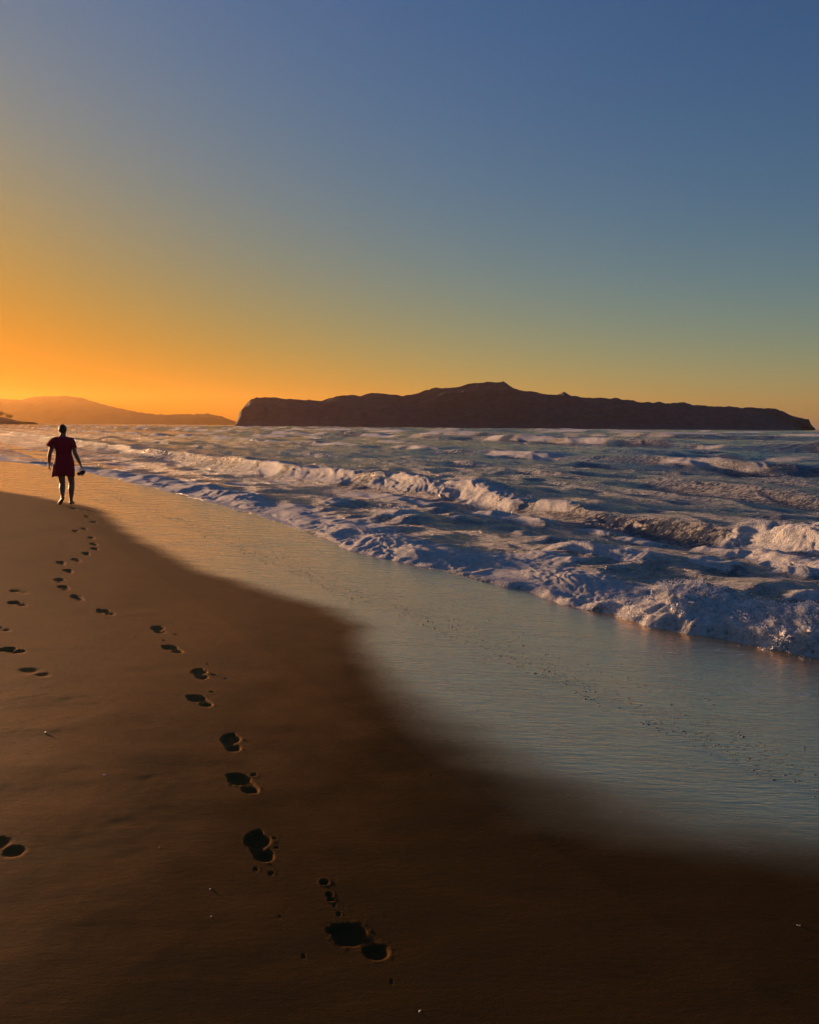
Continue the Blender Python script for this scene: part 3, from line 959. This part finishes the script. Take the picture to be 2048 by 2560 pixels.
# hair: short crop over the back and top of the head
hv, hf_ = ellipsoid(HC + Vector((0, -.010, .010)), (.074, .092, .099), 28, 20)
hv = [Vector(p) for p in hv]
for p in hv:
    q = p - HC
    p += q.normalized() * (.004 * math.sin(q.x * 160 + q.z * 60) + .003 * math.sin(q.z * 140 + q.y * 90))
    if q.y > .045:                                   # hairline: pull back off the face
        p.y = HC.y + .045 + (q.y - .045) * (.9 if q.z > .055 else .1)
    if q.z < -.055:
        p.z = HC.z - .055 + (q.z + .055) * .55
        p.x = HC.x + q.x * .9
hair = obj('hair', hv, hf_, HAIR, person)
bv, bf = ellipsoid(HC + Vector((.008, -.070, .062)), (.046, .042, .042), 18, 12)
bv = [p + (p - HC).normalized() * .004 * math.sin(p.x * 190 + p.z * 120) for p in bv]
obj('bun', bv, bf, HAIR, hair)

# dress / playsuit
ND = 40
rows = ((1.385, .078, .070, 0, 0), (1.365, .125, .085, 0, 0), (1.335, .180, .100, -.004, 0), (1.29, .196, .112, -.006, 0), (1.22, .190, .118, -.008, 0), (1.14, .175, .116, -.008, 0), (1.085, .162, .110, -.008, 0), (1.06, .158, .108, -.008, 0),
        (1.03, .163, .112, -.008, 0), (.97, .183, .126, -.008, .004), (.90, .198, .138, -.010, .007), (.82, .208, .146, -.012, .010), (.74, .212, .146, -.014, .012), (.66, .214, .148, -.018, .014), (.595, .216, .150, -.020, .017))
dv, df = [], []
for zz, rx, ry, ox, fold in rows:
    for k in range(ND):
        a = 2 * math.pi * k / ND
        fl_ = 1 + fold / rx * math.sin(a * 7 + 1.3 + zz * 3) + fold / rx * .6 * math.sin(a * 3 + .4)
        cx, sy = math.cos(a), math.sin(a)
        sq = (abs(cx) ** 2.5 + abs(sy) ** 2.5) ** (-1 / 2.5)
        zb = zz + (.030 * math.exp(-(cx / .18) ** 2) if zz < .6 else 0) + (.012 * math.sin(a * 5) if zz < .6 else 0)
        if zz < .6:
            zb -= .020 * max(0, -cx) + .006 * max(0, cx)
        rx_ = rx * (.93 if zz < 1.1 else .95)
        dv.append((ox + rx_ * cx * sq * fl_ + (-.020 * max(0, -cx) if zz < .7 else 0), ry * sy * sq * fl_, zb))
for j in range(len(rows) - 1):
    for k in range(ND):
        df.append((j * ND + k, (j + 1) * ND + k, (j + 1) * ND + (k + 1) % ND, j * ND + (k + 1) % ND))
dress = obj('dress', dv, df, DRESS, person)
sol = dress.modifiers.new('cloth', 'SOLIDIFY')
sol.thickness = .004
for sgn, pts, rd in ((-1, [(-.10, 0, 1.325), (-.165, 0, 1.318), (-.215, -.005, 1.275), (-.255, -.01, 1.222), (-.280, -.012, 1.188)], [(.056, .085), (.060, .086), (.062, .084), (.064, .084), (.066, .086)]),
                     (1, [(.09, 0, 1.325), (.140, 0, 1.315), (.172, -.004, 1.265), (.192, -.01, 1.200), (.203, -.012, 1.155)], [(.056, .085), (.058, .086), (.056, .080), (.052, .074), (.050, .072)])):
    v, f = tube(pts, rd, 20, cap=False)
    v = [p + Vector((0, 0, .010 * math.sin(i * 1.9))) if i >= 80 else p for i, p in enumerate(v)]
    sl = obj('sleeve', v, f, DRESS, dress)
    sl.modifiers.new('cloth', 'SOLIDIFY').thickness = .004
wb_v, wb_f = [], []
for zz, k2 in ((1.078, 1.0), (1.070, 1.02), (1.050, 1.02), (1.042, 1.0)):
    for k in range(ND):
        a = 2 * math.pi * k / ND
        cx, sy = math.cos(a), math.sin(a)
        sq = (abs(cx) ** 2.5 + abs(sy) ** 2.5) ** (-1 / 2.5)
        wb_v.append((-.008 + .152 * cx * sq * k2, .112 * sy * sq * k2, zz))
for j in range(3):
    for k in range(ND):
        wb_f.append((j * ND + k, (j + 1) * ND + k, (j + 1) * ND + (k + 1) % ND, j * ND + (k + 1) % ND))
obj('waistband', wb_v, wb_f, DRESS, dress)


# sandals carried in the right hand
def sandal(loc, rot, label):
    t = empty('sandal', loc)
    t.rotation_euler = rot
    out = [(-.030, -.115), (.0, -.125), (.030, -.115), (.036, -.07), (.033, -.01), (.043, .05), (.046, .085), (.034, .115), (.006, .128), (-.024, .118), (-.040, .085), (-.040, .03), (-.033, -.02), (-.036, -.07)]
    n = len(out)
    v = [(a, b, 0) for a, b in out] + [(a * 1.03, b * 1.02, .012) for a, b in out] + [(a, b, .020) for a, b in out]
    f = [tuple(range(n))[::-1], tuple(range(2 * n, 3 * n))]
    for j in range(2):
        f += [(j * n + k, j * n + (k + 1) % n, (j + 1) * n + (k + 1) % n, (j + 1) * n + k) for k in range(n)]
    obj('sole', v, f, BLACK, t, smooth=False)
    for y0, hh, w_ in ((.065, .045, .046), (.030, .055, .043)):
        arc = [(w_ * math.cos(a), y0, .012 + hh * math.sin(a)) for a in np.linspace(0, math.pi, 9)]
        v, f = tube(arc, [(.003, .013)] * 9, 8)
        obj('strap', v, f, BLACK, t)
    arc = [(.036 * math.cos(a), -.06 - .058 * math.sin(a), .045 + .010 * math.sin(a)) for a in np.linspace(-.3, math.pi + .3, 11)]
    v, f = tube(arc, [(.010, .003)] * 11, 8)
    obj('heel_strap', v, f, BLACK, t)
    tag(t, label, 'sandal', 'sandals carried by the walker')


mw = Matrix.Translation(person.location) @ Matrix.Rotation(R(10), 4, 'Z')
sandal(mw @ Vector((.285, .08, .640)), (R(18), R(62), R(8)), 'black sandal dangling from the walker\'s right hand, the one nearer the leg')
sandal(mw @ Vector((.352, .075, .628)), (R(24), R(-48), R(-10)), 'black sandal dangling from the walker\'s right hand, the outer one')

# ================================================================ shells and pebbles on the sand
M = Mat('shell_white')
M.set(Base_Color=M.mix(M.noise(M.n('ShaderNodeTexCoord').outputs['Object'], 120, 3), (.62, .55, .46), (.82, .78, .70)), Roughness=.45)
SHELL = M.m
M = Mat('pebble_grey')
M.set(Base_Color=M.mix(M.noise(M.n('ShaderNodeTexCoord').outputs['Object'], 150, 4), (.10, .085, .07), (.30, .26, .22)), Roughness=.55)
PEB = M.m
bm = bmesh.new()
bmesh.ops.create_icosphere(bm, subdivisions=2, radius=1)
for v_ in bm.verts:
    nn_ = .16 * math.sin(v_.co.x * 3.1 + 1) + .12 * math.sin(v_.co.y * 4.3 + v_.co.z * 2)
    v_.co = v_.co * (1 + nn_)
    v_.co.z *= .6
    v_.co.y *= .78
PEB_ME = bpy.data.meshes.new('pebble')
bm.to_mesh(PEB_ME)
bm.free()
PEB_ME.polygons.foreach_set('use_smooth', np.ones(len(PEB_ME.polygons), bool))
PEB_ME.materials.append(PEB)
sv, sf = [(0, 0, .02)], []
NRIB = 18
for j, rr_ in enumerate((.35, .7, 1.0)):
    for k in range(NRIB + 1):
        a = math.pi * (.08 + 1.84 * k / NRIB / 2) if False else math.pi * (-.12 + 1.24 * k / NRIB)
        rib = 1 + .07 * (k % 2) * rr_
        sv.append((rr_ * math.cos(a) * rib, rr_ * math.sin(a) * rib * .9, .34 * math.sin(rr_ * 1.9) * (.9 + .12 * (k % 2))))
for k in range(NRIB):
    sf.append((0, 1 + k, 2 + k))
    for j in range(2):
        a = 1 + j * (NRIB + 1) + k
        sf.append((a, a + NRIB + 1, a + NRIB + 2, a + 1))
SHELL_ME = bpy.data.meshes.new('shell')
SHELL_ME.from_pydata(sv, [], sf)
SHELL_ME.polygons.foreach_set('use_smooth', np.ones(len(SHELL_ME.polygons), bool))
SHELL_ME.materials.append(SHELL)


def bit(name, me, px, py, size, label, cat, grp):
    p = on_sand(px, py)
    o = bpy.data.objects.new(name, me)
    COL.objects.link(o)
    o.location = (p[0], p[1], sand_z(p[0], p[1]) - size * .12)
    size *= .72
    o.scale = (size,) * 3
    o.rotation_euler = (RNG.uniform(-.2, .2), RNG.uniform(-.2, .2), RNG.uniform(0, 6.28))
    if me is SHELL_ME:
        o.modifiers.new('thick', 'SOLIDIFY').thickness = .06
    tag(o, label, cat, grp)


G1, G2 = 'shell fragments on the sand', 'pebbles on the sand'
bit('pebble', PEB_ME, 400, 2117, .0045, 'grey pebble on bare sand left of the toe of the second nearest footprint', 'pebble', G2)
bit('pebble', PEB_ME, 527, 2222, .007, 'largest dark pebble on the sand between the two nearest footprints, to their left', 'pebble', G2)
bit('pebble', PEB_ME, 535, 1489, .010, 'small stone lying near the dark edge of the mirror wet sand', 'pebble', G2)
bit('shell', SHELL_ME, 529, 2291, .006, 'tiny white shell chip just below the largest pebble', 'shell', G1)
bit('shell', SHELL_ME, 1051, 2529, .007, 'white shell chip at the very bottom below the nearest footprint', 'shell', G1)
bit('shell', SHELL_ME, 1997, 2313, .008, 'white shell chip on dark sand by the lower right edge', 'shell', G1)
bit('shell', SHELL_ME, 262, 1938, .008, 'white shell chip left of the third nearest footprint', 'shell', G1)
bit('shell', SHELL_ME, 332, 1594, .010, 'white shell chip beside the trail where footprints turn left', 'shell', G1)
bit('shell', SHELL_ME, 112, 1832, .012, 'pale broken shell below the washed out hollow at the left', 'shell', G1)

# a line of tiny dark specks along the wet sand
NG = 9000
gs = RNG.uniform(1.5, 22, NG)
gc = 3.46 + RNG.exponential(.26, NG) + .12 * noise(gs / 1.7, 0 * gs, 401) + .05 * noise(gs / .4, 0 * gs, 402)
ok = (noise(gs / .8, gc / .12, 403) + .7 * noise(gs / .22, gc / .05, 404) > -.12) & (gc < 4.3) & (RNG.random(NG) < np.interp(gs, [2, 8, 22], [.55, .45, .2]))
gs, gc = gs[ok], gc[ok]
gp = np.stack([EX * gs + NX * gc, EY * gs + NY * gc, sand_base(gc) + .0005 + .004 * noise((EX * gs + NX * gc) * 0 + gs / 1.9, gc / .8, 21)], 1)
gr = (.0013 + .0032 * RNG.random(len(gs)) ** 2) * (1 + gs / 25)
gst = np.stack([RNG.uniform(1.2, 3.4, len(gs)), RNG.uniform(.8, 1.3, len(gs)), RNG.uniform(.35, .6, len(gs))], 1)
M = Mat('speck_dark')
M.set(Base_Color=M.mix(M.noise(M.pos(), 60, 2), (.06, .046, .034), (.13, .10, .078)), Roughness=.5)
dark_specks = specks('dark_specks', gp, gr, gst)
dark_specks.data.materials[0] = M.m
tag(dark_specks, 'line of tiny dark specks on the wet sand', 'dark_specks', kind='stuff')

# ================================================================ haze
HZ = bpy.data.materials.new('haze_air')
HZ.use_nodes = True
ht = HZ.node_tree
ht.nodes.remove(ht.nodes['Principled BSDF'])
pv = ht.nodes.new('ShaderNodeVolumePrincipled')
pv.inputs['Color'].default_value = (.98, .57, .16, 1)
pv.inputs['Density'].default_value = 0.34e-4
pv.inputs['Anisotropy'].default_value = .60
ht.links.new(pv.outputs[0], ht.nodes['Material Output'].inputs['Volume'])
hb = 9600.0
hv = [(a, b, zz) for zz in (-5.5, 345) for a, b in ((-hb, -hb), (hb, -hb), (hb, hb), (-hb, hb))]
haze = obj('haze', hv, [(3, 2, 1, 0), (4, 5, 6, 7), (0, 1, 5, 4), (1, 2, 6, 5), (2, 3, 7, 6), (3, 0, 4, 7)], HZ, smooth=False)
tag(haze, 'pale sunset haze over the sea', 'haze', kind='stuff')
